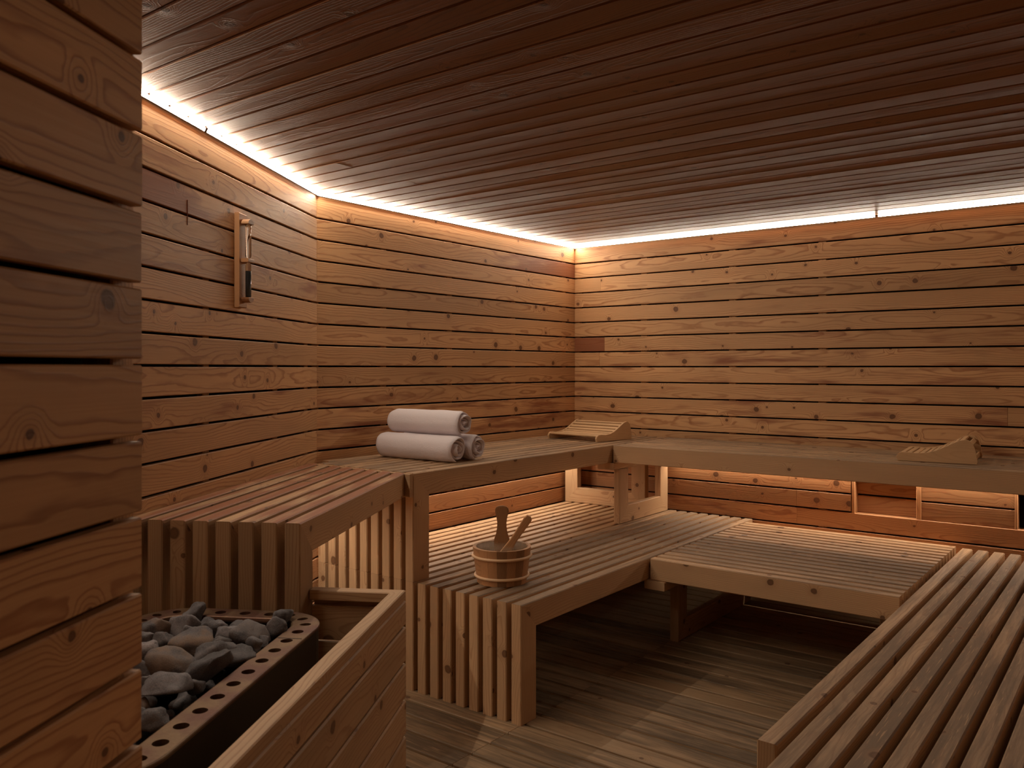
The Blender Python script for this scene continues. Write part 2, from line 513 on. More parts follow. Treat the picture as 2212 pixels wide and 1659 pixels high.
def slat_row(parent, o, ex, ey, L, n, top, wear, s=(0, 0, 0), e=(0, 0, 0), pit=PIT, sw=SW, tone=0.5, red=0.0, sfun=None):
    """n slats on edge, the first at o, the rest stepping along ey"""
    for i in range(n):
        ss = sfun(i) if sfun else (L, s, e)
        board('slat', parent, o + ey * (pit * i) + Z * (top - SH), ex, ey, ss[0], sw, SH, M_BENCH, ss[1], ss[2],
              col=rtone(0.13, red + random.uniform(0, 0.08), wear(i) if callable(wear) else wear, tone), ch=0.0035)


# upper bench along the back wall (towels) with a waterfall end
bB = empty('upper_bench', (0.36, -1.2, 0), 'upper slatted bench under the rolled towels along the back wall', 'bench')
slat_row(bB, Vector((0.714, -2.323, 0)), Y, -X, 2.312, 10, ZU, lambda i: 0.45, tone=0.42, red=0.08,
         sfun=lambda i: (2.312, (SH, 0, -1) if i < 9 else (0.085, 0, 0), (0, 0, 0)))
for i in range(9):
    board('leg', bB, Vector((0.714 - SW - PIT * i + 0.0, -2.323, ZL + 0.001)), Z, X, ZU - ZL - 0.001, SW, SH, M_BENCH, e=(0, 0, -1), col=rtone(0.1, 0.05), ch=0.0035)
board('end_strip', bB, Vector((0.075, -2.346, ZU - 0.1)), X, Y, 0.641, 0.019, 0.098, M_BENCH, col=rtone(0.05), ch=0.002)
# support frame under its corner end
board('frame_post', bB, Vector((0.020, -0.150, ZL + 0.001)), Z, X, ZU - ZL - 0.103, 0.10, 0.045, M_BENCH, s=(0, 1, 0), col=rtone(0.03, 0, 0, 0.58))
board('frame_post', bB, Vector((0.530, -0.150, ZL + 0.001)), Z, X, ZU - ZL - 0.103, 0.10, 0.045, M_BENCH, s=(0.1, -1, 0), col=rtone(0.03, 0.05, 0, 0.45))
board('frame_rail', bB, Vector((0.020, -0.105, ZL + 0.001)), X, Z, 0.61, 0.10, 0.045, M_BENCH, s=(0, 1, 0), e=(0, -1, 0), col=rtone(0.03, 0, 0, 0.58))
# upper bench along the right wall
bC = empty('upper_bench', (2.3, -0.35, 0), 'upper slatted bench along the right wall holding the right headrest', 'bench')
slat_row(bC, Vector((0.724, -0.70, 0)), X, Y, XS - 0.03 - 0.724, 10, ZU, lambda i: 0.45, tone=0.42)
board('ledger', bC, Vector((0.735, -0.712, ZU - SH - 0.041)), Y, -X, 0.70, 0.105, 0.04, M_BENCH, col=rtone(0.03, 0.12, 0, 0.36))
for xx in (0.700, 3.0):
    o_ = Vector((xx + 0.04, -0.655, ZL + 0.001))
    board('frame_post', bC, o_, Z, Y, ZU - ZL - 0.143, 0.10, 0.04, M_BENCH, s=(0, 1, 0), col=rtone(0.03, 0.04, 0, 0.48), ch=0.003)
    board('frame_post', bC, o_ + Y * 0.50, Z, Y, ZU - ZL - 0.143, 0.10, 0.04, M_BENCH, s=(0.1, -1, 0), col=rtone(0.03, 0, 0, 0.6), ch=0.003)
    board('frame_rail', bC, o_ - X * 0.04, Y, Z, 0.60, 0.10, 0.04, M_BENCH, s=(0, 1, 0), e=(0, -1, 0), col=rtone(0.03, 0, 0, 0.55), ch=0.003)

# upper bench along the left wall, waterfall end towards the heater
AF, ANS, AP = 0.545, 8, 0.07
bA = empty('upper_bench', LF(0.9, 0.3), 'upper slatted bench along the left wall beside the heater', 'bench')
for i in range(ANS):
    nr = AF - AP * i                      # right (outer) face of the slat
    # local y runs from nr - width to nr along N
    n0 = nr - 0.047
    # ex = -P (away from the camera), ey = -N so that ez = up
    p1 = 1.57
    far = 0.112
    # far end follows the plane Y = -2.347: p = 0.112 + 0.577 n ; n = nr - y
    L = p1 - (far + 0.577 * nr)
    board('slat', bA, LF(p1, nr, ZU - SH), -P, -N, L, 0.047, SH, M_BENCH, s=(SH, 0, -1), e=(0, 0.577, 0),
          col=rtone(0.10, random.uniform(0.34, 0.55), 0.10, 0.40), ch=0.0035)
    board('leg', bA, LF(p1, n0, 0.0), Z, N, ZU, 0.047, SH, M_BENCH, e=(0, 0, -1), col=rtone(0.08, 0.05, 0, 0.22), ch=0.0035)

# lower bench along the back wall (pail)
bL = empty('lower_bench', (0.7, -1.2, 0), 'lower slatted bench under the wooden pail with slatted end', 'bench')
slat_row(bL, Vector((1.282, -2.323, 0)), Y, -X, 2.30, 18, ZL, lambda i: (0.55, 0.8, 0.85, 0.85, 0.8, 0.75, 0.7, 0.55, 0.35)[i] if i < 9 else 0.02,
         tone=0.55, sfun=lambda i: (2.30, (SH, 0, -1) if i < 17 else (0.085, 0, 0), (0, 0, 0)))
for i in range(17):
    board('leg', bL, Vector((1.282 - SW - PIT * i, -2.323, 0.0005)), Z, X, ZL, SW, SH, M_BENCH, e=(0, 0, -1), col=rtone(0.12, 0.04, 0, 0.5), ch=0.0035)
# lower bench along the right wall
bE = empty('lower_bench', (1.85, -0.7, 0), 'lower slatted bench spanning the far side under the right wall', 'bench')
slat_row(bE, Vector((1.294, -1.32, 0)), X, Y, 1.096, 17, ZL, lambda i: (0.4, 0.5, 0.55, 0.62, 0.72, 0.85, 0.95, 0.9, 0.75, 0.5)[i] if i < 10 else 0.03, tone=0.55)
board('ledger', bE, Vector((1.375, -1.335, ZL - SH - 0.041)), Y, -X, 1.2, 0.105, 0.04, M_BENCH, col=rtone(0.03, 0.05, 0, 0.5))
for px_ in (1.314, 2.30):
    o_ = Vector((px_, -1.07, 0.0005))
    board('frame_post', bE, o_, Z, Y, ZL - 0.143, 0.10, 0.045, M_BENCH, s=(0, 1, 0), col=rtone(0.03, 0.0, 0, 0.4))
    board('frame_post', bE, o_ + Y * 0.84, Z, Y, ZL - 0.143, 0.10, 0.045, M_BENCH, s=(0.1, -1, 0), col=rtone(0.03, 0, 0, 0.4))
    board('frame_rail', bE, o_ - X * 0.045, Y, Z, 0.94, 0.10, 0.045, M_BENCH, s=(0, 1, 0), e=(0, -1, 0), col=rtone(0.03, 0, 0, 0.4))
board('light_blocker', bE, Vector((1.30, -0.127, ZL - SH + 0.012)), X, Y, 1.09, 0.122, 0.015, M_BENCH, ch=0.001, col=rtone(0.02, 0, 0, 0.4))  # hidden board added to block the under-bench light, leaving a thin floor line
# lower bench in the right foreground
bD = empty('lower_bench', (3.0, -1.6, 0), 'lower slatted bench with wide gaps in the right foreground', 'bench')
for i in range(18):
    xr = 2.421 + 0.0695 * i
    ya = -2.886 - 0.16 * i if i else -2.886
    ya = max(ya, -3.9)
    board('slat', bD, Vector((xr + SW, ya, ZL - SH)), Y, -X, -0.165 - ya, SW, SH, M_BENCH, s=(SH, 0, -1),
          col=rtone(0.10, 0.04, random.uniform(0.48, 0.66) if i else 0.36, 0.48), ch=0.004)
    board('leg', bD, Vector((xr, ya, 0.0005)), Z, X, ZL, SW, SH, M_BENCH, e=(0, 0, -1), col=rtone(0.08, 0.12, 0, 0.4), ch=0.0035)
for yy in (-2.4, -1.3, -0.35):
    board('bearer', bD, Vector((2.44, yy, ZL - SH - 0.046)), X, Y, 1.2, 0.09, 0.045, M_BENCH, col=rtone(0.05, 0, 0, 0.35))
    for xx in (2.50, 3.5):
        board('frame_post', bD, Vector((xx, yy, 0.0005)), Z, X, ZL - SH - 0.047, 0.045, 0.09, M_BENCH, col=rtone(0.05, 0, 0, 0.35))

# ------------------------------------------------------------------ light strips
def strip(o, ex, nrm, L, cuts, label, low=False, mat=None, lip=0.0, foot=0.0088):
    e_ = empty('led_strip', o + ex * (L / 2), label, 'light', 'light strips')
    seg = [0.0] + cuts + [L]
    for a, b in zip(seg[:-1], seg[1:]):
        a += 0.002; b -= 0.002
        if cuts and a > 0.01: a += 0.012
        M = frame(o + ex * a, ex, nrm)          # local z = ex x nrm
        up = ex.cross(nrm).z
        bm = bmesh.new()
        if not low:
            # slim wedge in the corner of wall and ceiling; the diffuser looks out and down
            pf = [(0.0015, -0.0005), (0.0015, -0.0118), (foot, -0.0118), (0.0140, -0.0008)]
            pts = [Vector((0, y, z * up)) for y, z in pf]
        else:
            pf = [(0.0, 0.0), (0.0, -0.006), (0.014, -0.006), (0.014, 0.0)]
            pts = [Vector((0, y, z * up)) for y, z in pf]
        l0 = [bm.verts.new(p) for p in pts]
        l1 = [bm.verts.new(p + Vector((b - a, 0, 0))) for p in pts]
        for i in range(4):
            bm.faces.new((l0[i], l0[(i + 1) % 4], l1[(i + 1) % 4], l1[i]))
        bm.faces.new(l0); bm.faces.new(l1)
        d = from_bm('diffuser', bm, mat or (M_LEDLOW if low else M_LED), e_, M)
        d.data.materials.append(M_METALLIGHT)
        for f in d.data.polygons:               # only the diffuser face shines, the rest is the profile
            nn = f.normal
            lit = (nn.z * up < -0.9) if low else (nn.y > 0.7)
            f.material_index = 0 if lit else 1
        if low:
            board('channel', e_, o + ex * a - nrm * 0.003 + Z * 0.0005, ex, nrm, b - a, 0.020, 0.008, M_METALLIGHT, ch=0.001) if up > 0 else \
                board('channel', e_, o + ex * a - nrm * 0.003 + Z * 0.0085, ex, nrm, b - a, 0.020, 0.008, M_METALLIGHT, ch=0.001)
    if lip:
        board('shield', e_, o + Z * 0.0005 - nrm * 0.006 - (Z * lip if up > 0 else Z * 0), ex, nrm, L, 0.003, lip, M_METALLIGHT, ch=0.0005)
    return e_


ZS = ZC - 0.001
strip(LF(2.86, 0, ZS), -P, N, 2.855, [2.86 - 1.099], 'glowing warm light strip along the ceiling above the left wall', mat=M_LEDLEFT)
strip(Vector((0, -2.248, ZS)), Y, X, 2.243, [], 'glowing warm light strip along the ceiling above the back wall')
strip(Vector((0.005, 0, ZS)), X, -Y, XS - 0.01, [1.968], 'glowing warm light strip along the ceiling above the right wall', mat=M_LEDRIGHT, foot=0.0115)
strip(Vector((XS, -0.02, ZS)), -Y, -X, -YR - 0.04, [], 'added fill light strip along the ceiling above the side wall', mat=M_LEDFILL)  # unseen strip, added to raise the ambient light
strip(Vector((XS - 0.02, YR, ZS)), -X, Y, 0.95, [], 'added fill light strip along the ceiling above the rear wall', mat=M_LEDFILL)  # second added strip, behind the camera, for fill only
ZB = ZU - SH - 0.012
strip(Vector((0.012, -2.2, ZB)), Y, X, 2.03, [], 'light strip hidden under the upper bench along the back wall', True)
strip(Vector((0.76, -0.003, ZB)), X, -Y, XS - 0.80, [], 'light strip hidden under the upper bench along the right wall', True)
strip(LF(1.42, 0.03, ZB), -P, N, 1.25, [], 'light strip hidden under the upper bench beside the heater', True)

# ------------------------------------------------------------------ heater guard
hg = empty('heater_guard', LF(2.1, 0.80), 'plank guard rail of pine boards around the stone heater', 'guard rail')
GT = 0.710
GP, GN0, GN1 = 1.465, 0.786, 0.826
GL = 2.80 - GP
# cap along the front, mitred into the cap of the return
board('cap', hg, LF(2.80, GN1, GT - 0.030), -P, -N, GL, GN1 - GN0, 0.030, M_BENCH, e=(0, -1, 0), col=rtone(0.02, 0, 0, 0.45))
board('cap', hg, LF(GP, GN1, GT - 0.030), -N, P, GN1 - 0.548, 0.040, 0.030, M_BENCH, s=(0, 1, 0), col=rtone(0.02, 0.05, 0, 0.50))
zz = GT - 0.001
for i in range(7):
    z1 = GT - 0.107 * i - (0.0 if i == 0 else 0.001)
    z0 = max(GT - 0.107 * (i + 1) + 0.006, 0.002)
    if i == 0:
        z1 -= 0.031
    board('plank', hg, LF(2.80, GN1 - 0.018, z0), -P, Z, GL, z1 - z0, 0.019, M_BENCH, col=rtone(0.08, 0.02, 0, 0.44), ch=0.004)
    if i > 0:
        z1 += 0.034
for i in range(6):
    z1 = GT - 0.05 - 0.105 * i
    board('plank', hg, LF(GP + 0.004, 0.548, max(z1 - 0.10, 0.002)), N, Z, GN1 - 0.548 - 0.020, min(0.10, z1 - 0.002), 0.016, M_BENCH, col=rtone(0.06, 0.12, 0, 0.36), ch=0.002)
board('rail', hg, LF(GP - 0.014, 0.548, GT - 0.085), N, Z, GN1 - 0.548 - 0.020, 0.054, 0.016, M_BENCH, col=rtone(0.03, 0, 0, 0.3), ch=0.002)  # backing added so no light shows through the gap under the cap
for pp in (GP + 0.055, 2.1, 2.70):
    board('post', hg, LF(pp, GN1 - 0.0195 - 0.035, 0.0005), Z, N, GT - 0.032, 0.035, 0.045, M_BENCH, col=rtone(0.04, 0, 0, 0.4)) if pp > 1.6 else None

# ------------------------------------------------------------------ heater with perforated rim
ht = empty('sauna_heater', LF(2.13, 0.41), 'dark metal floor heater with bronze perforated rim holding grey stones', 'heater')
HP0, HP1, HN0, HN1, HR, HZ = 1.648, 2.62, 0.155, 0.674, 0.135, 0.690


def rim_pt(s, t):
    """s: arc length on the outer outline (starting near end of the right side, running to the far end), t: inward offset"""
    r = HR
    Lp, Ln = HP1 - HP0 - 2 * r, HN1 - HN0 - 2 * r
    q = math.pi * r / 2
    tot = 2 * (Lp + Ln) + 4 * q
    s %= tot
    if s < Lp: return HP1 - r - s, HN1 - t
    s -= Lp
    if s < q:
        a = s / r; return HP0 + r - (r - t) * math.sin(a), HN1 - r + (r - t) * math.cos(a)
    s -= q
    if s < Ln: return HP0 + t, HN1 - r - s
    s -= Ln
    if s < q:
        a = s / r; return HP0 + r - (r - t) * math.cos(a), HN0 + r - (r - t) * math.sin(a)
    s -= q
    if s < Lp: return HP0 + r + s, HN0 + t
    s -= Lp
    if s < q:
        a = s / r; return HP1 - r + (r - t) * math.sin(a), HN0 + r - (r - t) * math.cos(a)
    s -= q
    if s < Ln: return HP1 - t, HN0 + r + s
    s -= Ln
    a = s / r; return HP1 - r + (r - t) * math.cos(a), HN1 - r + (r - t) * math.sin(a)


RT = 2 * (HP1 - HP0 - 2 * HR + HN1 - HN0 - 2 * HR) + 2 * math.pi * HR
NH = round(RT / 0.0713)
CW = RT / NH
BW = 0.068


def rim_v(s, t, dz=0.0):
    p, n = rim_pt(s, t)
    return LF(p, n, HZ + dz)


def rim_mesh():
    bm = bmesh.new()
    NSEG = 16
    rh = 0.0150
    s00 = (HP1 - HR - 2.453) % CW            # lines the holes up
    for c in range(NH):
        sc = s00 + CW * c
        tc_ = 0.036
        inner, outer, low = [], [], []
        for k in range(NSEG):
            a = 2 * math.pi * k / NSEG
            ca, sa = math.cos(a), math.sin(a)
            inner.append(bm.verts.new(rim_v(sc + rh * ca, tc_ + rh * sa)))
            low.append(bm.verts.new(rim_v(sc + rh * ca * 0.97, tc_ + rh * sa * 0.97, -0.012)))
            f = 1.0 / max(abs(ca), abs(sa))
            u, v = ca * f, sa * f
            tt = tc_ + (v * (BW - tc_) if v > 0 else v * (tc_ - 0.004))
            outer.append(bm.verts.new(rim_v(sc + u * CW / 2, tt, 0.0 if v > -0.99 else 0.0)))
        for k in range(NSEG):
            j = (k + 1) % NSEG
            bm.faces.new((inner[k], inner[j], outer[j], outer[k]))
            bm.faces.new((low[k], low[j], inner[j], inner[k]))
    # rolled outer edge and short skirt, inner lip
    ns = NH * 8
    prof_out = [(0.004, 0.0), (0.001, -0.0015), (0.0, -0.004), (0.0005, -0.009)]
    prof_in = [(BW, 0.0), (BW + 0.004, -0.002), (BW + 0.006, -0.008), (BW + 0.006, -0.08)]
    for prof in (prof_out, prof_in):
        ring = [[bm.verts.new(rim_v(s00 - CW / 2 + RT * i / ns, t, dz)) for t, dz in prof] for i in range(ns)]
        for i in range(ns):
            j = (i + 1) % ns
            for q in range(len(prof) - 1):
                bm.faces.new((ring[i][q], ring[j][q], ring[j][q + 1], ring[i][q + 1]))
    bmesh.ops.remove_doubles(bm, verts=bm.verts, dist=0.0004)
    return bm


from_bm('rim', rim_mesh(), M_RIM, ht, smooth=False)


def heater_shell(t, z0, z1, n=120, floor=None):
    bm = bmesh.new()
    a = [bm.verts.new(rim_v(RT * i / n, t, z0 - HZ)) for i in range(n)]
    b = [bm.verts.new(rim_v(RT * i / n, t, z1 - HZ)) for i in range(n)]
    for i in range(n):
        j = (i + 1) % n
        bm.faces.new((a[i], a[j], b[j], b[i]))
    if floor is not None:
        bm.faces.new(a)
    return bm


from_bm('outer_casing', heater_shell(0.003, 0.05, HZ - 0.006, floor=1), M_STEEL, ht, smooth=False)
from_bm('stone_basket', heater_shell(BW + 0.008, HZ - 0.24, HZ - 0.012, floor=1), M_BLACK, ht)
for a_, b_ in ((HP0 + 0.15, HN0 + 0.1), (HP0 + 0.15, HN1 - 0.1), (HP1 - 0.15, HN0 + 0.1), (HP1 - 0.15, HN1 - 0.1)):
    board('foot', ht, LF(a_, b_, 0.0005), Z, N, 0.052, 0.04, 0.04, M_BLACK, col=(0.5, 0, 0))
board('seam', ht, LF(1.872, HN1 - 0.066, HZ - 0.0006), N, -P, 0.062, 0.0022, 0.0014, M_BLACK, ch=0.0002)


# ------------------------------------------------------------------ stones
def stone_mesh(seed, dx, dy, dz):
    rnd = random.Random(seed)
    bm = bmesh.new()
    for i in range(12):
        v = Vector((rnd.gauss(0, 1), rnd.gauss(0, 1), rnd.gauss(0, 1))).normalized()
        k = rnd.uniform(0.92, 1.14)
        bm.verts.new((v.x * dx * k, v.y * dy * k, v.z * dz * k))
    r = bmesh.ops.convex_hull(bm, input=bm.verts)
    bmesh.ops.delete(bm, geom=[g for g in r['geom_interior'] if isinstance(g, bmesh.types.BMVert)], context='VERTS')
    bmesh.ops.triangulate(bm, faces=bm.faces)
    bmesh.ops.subdivide_edges(bm, edges=bm.edges, cuts=5, use_grid_fill=True)
    for _ in range(4):
        bmesh.ops.smooth_vert(bm, verts=bm.verts, factor=0.5, use_axis_x=True, use_axis_y=True, use_axis_z=True)
    sd = Vector((seed * 1.7, seed * 0.9, seed * 2.3))
    for v in bm.verts:
        d = v.co.normalized()
        v.co += d * (noise.noise(v.co * 34 + sd) * 0.0065 + noise.noise(v.co * 95 + sd) * 0.0030 + noise.noise(v.co * 240 + sd) * 0.0012)
    me = bpy.data.meshes.new('sauna_stone')
    bmesh.ops.recalc_face_normals(bm, faces=bm.faces)
    bm.to_mesh(me); bm.free()
    for f in me.polygons: f.use_smooth = True
    me.materials.append(M_STONE)
    return me


# p, n, width, height, z shift, heading (rad about Z from the view's right), tone, warm, label
STONES = [
    (1.746, 0.318, 0.064, 0.046, 0.004, 0.6, 0.45, 0.0, 'pointed grey stone at the far rim of the heater, left of its middle'),
    (1.846, 0.345, 0.078, 0.056, 0.0, -0.5, 0.85, 0.0, 'pale grey wedge stone in the far half of the heater behind the flat brown one'),
    (1.871, 0.287, 0.064, 0.056, -0.003, 0.9, 0.55, 0.6, 'brownish grey stone near the left far corner of the heater'),
    (1.815, 0.235, 0.062, 0.046, -0.006, 0.2, 0.25, 0.0, 'dark stone deepest in the left far corner of the heater'),
    (1.785, 0.385, 0.056, 0.026, -0.004, 0.1, 0.45, 0.0, 'thin flat stone lying against the far inside wall of the heater'),
    (1.832, 0.425, 0.050, 0.036, -0.002, -0.3, 0.6, 0.0, 'medium grey stone just behind the pale flat-topped stone'),
    (1.884, 0.481, 0.066, 0.038, 0.002, -0.4, 0.95, 0.0, 'pale flat-topped stone in the middle of the far half of the heater'),
    (1.80, 0.470, 0.054, 0.028, -0.006, -0.5, 0.3, 0.0, 'dark low stone by the far inside wall right of the middle'),
    (1.948, 0.432, 0.104, 0.058, 0.006, 0.25, 0.6, 0.7, 'large flat brown stone in the centre of the heap'),
    (1.945, 0.345, 0.058, 0.044, -0.004, -0.3, 0.4, 0.1, 'dark grey stone wedged left of the large flat brown one'),
    (1.900, 0.385, 0.036, 0.040, 0.000, 0.8, 0.5, 0.0, 'small upright stone behind the large flat brown one'),
    (1.945, 0.500, 0.044, 0.034, -0.004, 0.1, 0.35, 0.1, 'small dark stone right of the large flat brown one'),
    (1.890, 0.548, 0.086, 0.070, 0.006, 0.6, 0.42, 0.15, 'largest angular dark stone in the right far part of the heap'),
    (1.738, 0.560, 0.062, 0.056, 0.008, 0.5, 0.42, 0.0, 'rounded dark stone topmost in the right far corner of the heater'),
    (1.814, 0.586, 0.048, 0.042, 0.004, 0.4, 0.5, 0.1, 'small knobbly stone below the rounded one at the right far corner'),
    (1.949, 0.582, 0.040, 0.034, -0.002, 0.2, 0.4, 0.0, 'small grey stone by the rim beside the sixth hole from the far corner'),
    (2.012, 0.572, 0.078, 0.046, 0.0, 0.45, 0.3, 0.0, 'dark slanted stone against the right rim in mid heater'),
    (2.022, 0.518, 0.088, 0.046, 0.0, 0.5, 0.45, 0.1, 'broad grey stone in front of the large flat brown one'),
    (2.122, 0.562, 0.090, 0.078, 0.0, 0.75, 0.28, 0.0, 'big rounded dark stone leaning on the right rim near the front'),
    (2.099, 0.458, 0.112, 0.062, 0.002, 0.2, 0.5, 0.65, 'big brown ridged stone left of the rounded dark one'),
    (2.030, 0.362, 0.066, 0.044, 0.002, -0.5, 0.95, 0.1, 'pale stone half hidden by the foreground partition'),
    (2.242, 0.545, 0.118, 0.052, 0.002, -0.05, 0.62, 0.0, 'long grey wedge stone in the front row of the heap'),
    (2.178, 0.560, 0.046, 0.034, -0.004, 0.2, 0.5, 0.0, 'small grey stone behind the long grey wedge stone'),
    (2.190, 0.470, 0.056, 0.026, -0.002, 0.1, 0.55, 0.0, 'flat grey stone behind the left end of the long wedge stone'),
    (1.905, 0.603, 0.032, 0.026, -0.004, 0.4, 0.35, 0.0, 'tiny dark stone squeezed between the largest angular stone and the rim'),
    (2.362, 0.585, 0.070, 0.036, -0.006, 0.5, 0.4, 0.0, 'sloping grey stone nearest the viewer beside the right rim'),
    (2.372, 0.530, 0.052, 0.044, -0.006, 0.9, 0.42, 0.0, 'dark stone nearest the viewer at the edge of the partition'),
    (2.285, 0.500, 0.036, 0.030, -0.02, 0.3, 0.5, 0.8, 'small brown stone low under the long wedge stone'),
    (2.130, 0.395, 0.070, 0.050, 0.000, 0.4, 0.45, 0.1, 'grey stone left of the big brown ridged one at the partition edge'),
    (1.960, 0.290, 0.062, 0.050, 0.000, 0.3, 0.6, 0.0, 'mid grey stone at the left side of the heater behind the partition'),
]
VA = math.atan2(-math.sin(-AZ), math.cos(AZ))
for i, (p, n, w_, h_, dz, hd, tone, warm, lab) in enumerate(STONES):
    me = stone_mesh(100 + i * 7, w_ * 0.67, w_ * 0.54, h_ * 0.70)
    M = Matrix.Translation(LF(p, min(n, 0.585 - w_ * 0.12), 0.694 + dz)) @ Matrix.Rotation(AZ + hd, 4, 'Z') @ Matrix.Rotation(random.uniform(-0.25, 0.25), 4, 'Y')
    tag(link('sauna_stone', me, None, M, None, (tone, warm, 0.0)), lab, 'stone', 'stones heaped in the heater')
random.seed(21)
LOWM = [stone_mesh(900 + i, 0.045, 0.038, 0.030) for i in range(5)]
pp = 1.775
while pp < 2.50:
    nn = 0.275
    while nn < 0.57:
        M = Matrix.Translation(LF(pp + random.uniform(-.008, .008), nn + random.uniform(-.008, .008), 0.640 + random.uniform(-0.008, 0.006))) @ \
            Matrix.Rotation(random.uniform(0, 6.28), 4, 'Z')
        tag(link('sauna_stone', random.choice(LOWM), None, M, None, (random.uniform(0.2, 0.4), random.uniform(0, 0.2), 0.0)),
            'dark stone of the lower layer mostly buried under the other heater stones', 'stone', 'buried stones of the heater')
        nn += 0.078
    pp += 0.078

# ------------------------------------------------------------------ sand timer on the left wall
TP0, TP1, TN = 0.797, 0.861, 0.020
tm = empty('sand_timer', LF(0.829, 0.0, 1.59), 'wooden sauna sand timer with glass tube fixed to the left wall', 'sand timer')
board('backboard', tm, LF(TP1, 0.002, 1.590), -P, Z, TP1 - TP0, 0.358, TN, M_PAIL, col=(0.72, 0.0, 0), ch=0.003)


def half_holder(z, up):
    pts = [(-0.024, 0.0)] + [(-0.024 * math.cos(a), 0.024 * math.sin(a) * 0.8) for a in [math.pi * k / 10 for k in range(1, 10)]] + [(0.024, 0.0)]
    if not up: pts = [(x_, -y_) for x_, y_ in pts]
    M = frame(LF(0.823, TN + 0.002, z), -P, Z)
    return prism('tube_holder', pts, 0.030, M_PAIL, tm, M, ch=0.001, col=(0.5, 0.15, 0))


half_holder(1.908, True)
half_holder(1.628, False)


def lathe(name, prof, mat, parent=None, M=None, n=32, col=None, smooth=True, close=False):
    bm = bmesh.new()
    rings = [[bm.verts.new((r * math.cos(2 * math.pi * k / n), r * math.sin(2 * math.pi * k / n), z)) for k in range(n)] for r, z in prof]
    m = len(rings)
    for i in range(m if close else m - 1):
        a, b = rings[i], rings[(i + 1) % m]
        for k in range(n):
            bm.faces.new((a[k], a[(k + 1) % n], b[(k + 1) % n], b[k]))
    if not close:
        if prof[0][0] > 1e-5: bm.faces.new(rings[0])
        if prof[-1][0] > 1e-5: bm.faces.new(rings[-1])
    bmesh.ops.remove_doubles(bm, verts=bm.verts, dist=1e-6)
    return from_bm(name, bm, mat, parent, M, smooth, col)


tM = Matrix.Translation(LF(0.823, TN + 0.020, 0))
lathe('glass_tube', [(0.0105, 1.630), (0.011, 1.640), (0.011, 1.752), (0.003, 1.766), (0.003, 1.772), (0.011, 1.786), (0.011, 1.895), (0.0105, 1.906)], M_GLASS, tm, tM, 20)
lathe('sand', [(0.0085, 1.634), (0.0088, 1.726), (0.006, 1.730)], M_SAND, tm, tM, 16)
board('clamp', tm, LF(0.848, TN + 0.002, 1.762), -P, Z, 0.05, 0.014, 0.03, M_PAIL, col=(0.7, 0, 0), ch=0.002)

# ------------------------------------------------------------------ rolled towels
def towel(name, x0, x1, yc, zc, R, seed, label, flat=0.96, tail=0.0):
    rnd = random.Random(seed)
    turns, ns, nl = 3.6, 150, 26
    r0 = 0.010
    thick = (R - r0) / turns
    bm = bmesh.new()
    L = x1 - x0
    sec_o, sec_i = [], []
    for k in range(ns + 1):
        u = k / ns
        a = -math.pi * 0.62 + (u - 1) * turns * 2 * math.pi - 0.0
        r = r0 + (R - r0) * u
        wob = 1 + 0.05 * math.sin(a * 2 + seed) * (1 - u) + 0.03 * noise.noise(Vector((math.cos(a) * 2, math.sin(a) * 2, seed)))
        ro = r * wob
        ri = (r - thick * 0.86) * wob
        sec_o.append((ro, a)); sec_i.append((max(ri, 0.002), a))
    sec = sec_o + sec_i[::-1]
    rings = []
    for j in range(nl + 1):
        t = j / nl
        # end rounding: thickness closes in over the last centimetres
        d = min(t, 1 - t) * L
        rd = min(1.0, d / 0.009)
        fat = math.sqrt(max(0.0, 1 - (1 - rd) ** 2)) * 0.75 + 0.25
        ring = []
        for q, (r, a) in enumerate(sec):
            mid = (sec[q][0] + sec[len(sec) - 1 - q][0]) / 2
            rr = mid + (r - mid) * fat
            yy, zz_ = rr * math.cos(a), rr * math.sin(a)
            if zz_ < -R * 0.80: zz_ = -R * 0.80 + (zz_ + R * 0.80) * 0.55
            nn_ = noise.noise(Vector((t * 5, yy * 14, zz_ * 14 + seed))) * 0.0022
            xx = x0 + L * t + (0.010 * math.sin(a * 0.5 + seed) + 0.006 * math.sin(a * 1.7 + seed)) * (1 if t > 0.5 else -1) * abs(2 * t - 1) ** 4
            ring.append(bm.verts.new((xx - (x0 + x1) / 2, yy + nn_, zz_ * flat + nn_)))
        rings.append(ring)
    m = len(sec)
    for j in range(nl):
        for q in range(m):
            bm.faces.new((rings[j][q], rings[j][(q + 1) % m], rings[j + 1][(q + 1) % m], rings[j + 1][q]))
    for ring in (rings[0], rings[-1]):
        for q in range(ns):
            bm.faces.new((ring[q], ring[q + 1], ring[m - 2 - q], ring[m - 1 - q]))
    o = from_bm(name, bm, M_TOWEL, None, Matrix.Translation((0, 0, 0)), True)
    o.matrix_basis = Matrix.Translation(((x0 + x1) / 2, yc, zc))
    return tag(o, label, 'towel', 'rolled white towels')


TR = 0.071
towel('rolled_towel', 0.115, 0.600, -1.905, ZU + TR * 0.86, TR, 3, 'rolled white towel lying in front at the bottom of the pile of three')
towel('rolled_towel', 0.130, 0.605, -1.763, ZU + TR * 0.86, TR, 8, 'rolled white towel lying behind at the bottom of the pile of three')
towel('rolled_towel', 0.120, 0.585, -1.838, ZU + TR * 0.86 + 0.118, TR * 0.97, 14, 'rolled white towel lying on top of the other two')

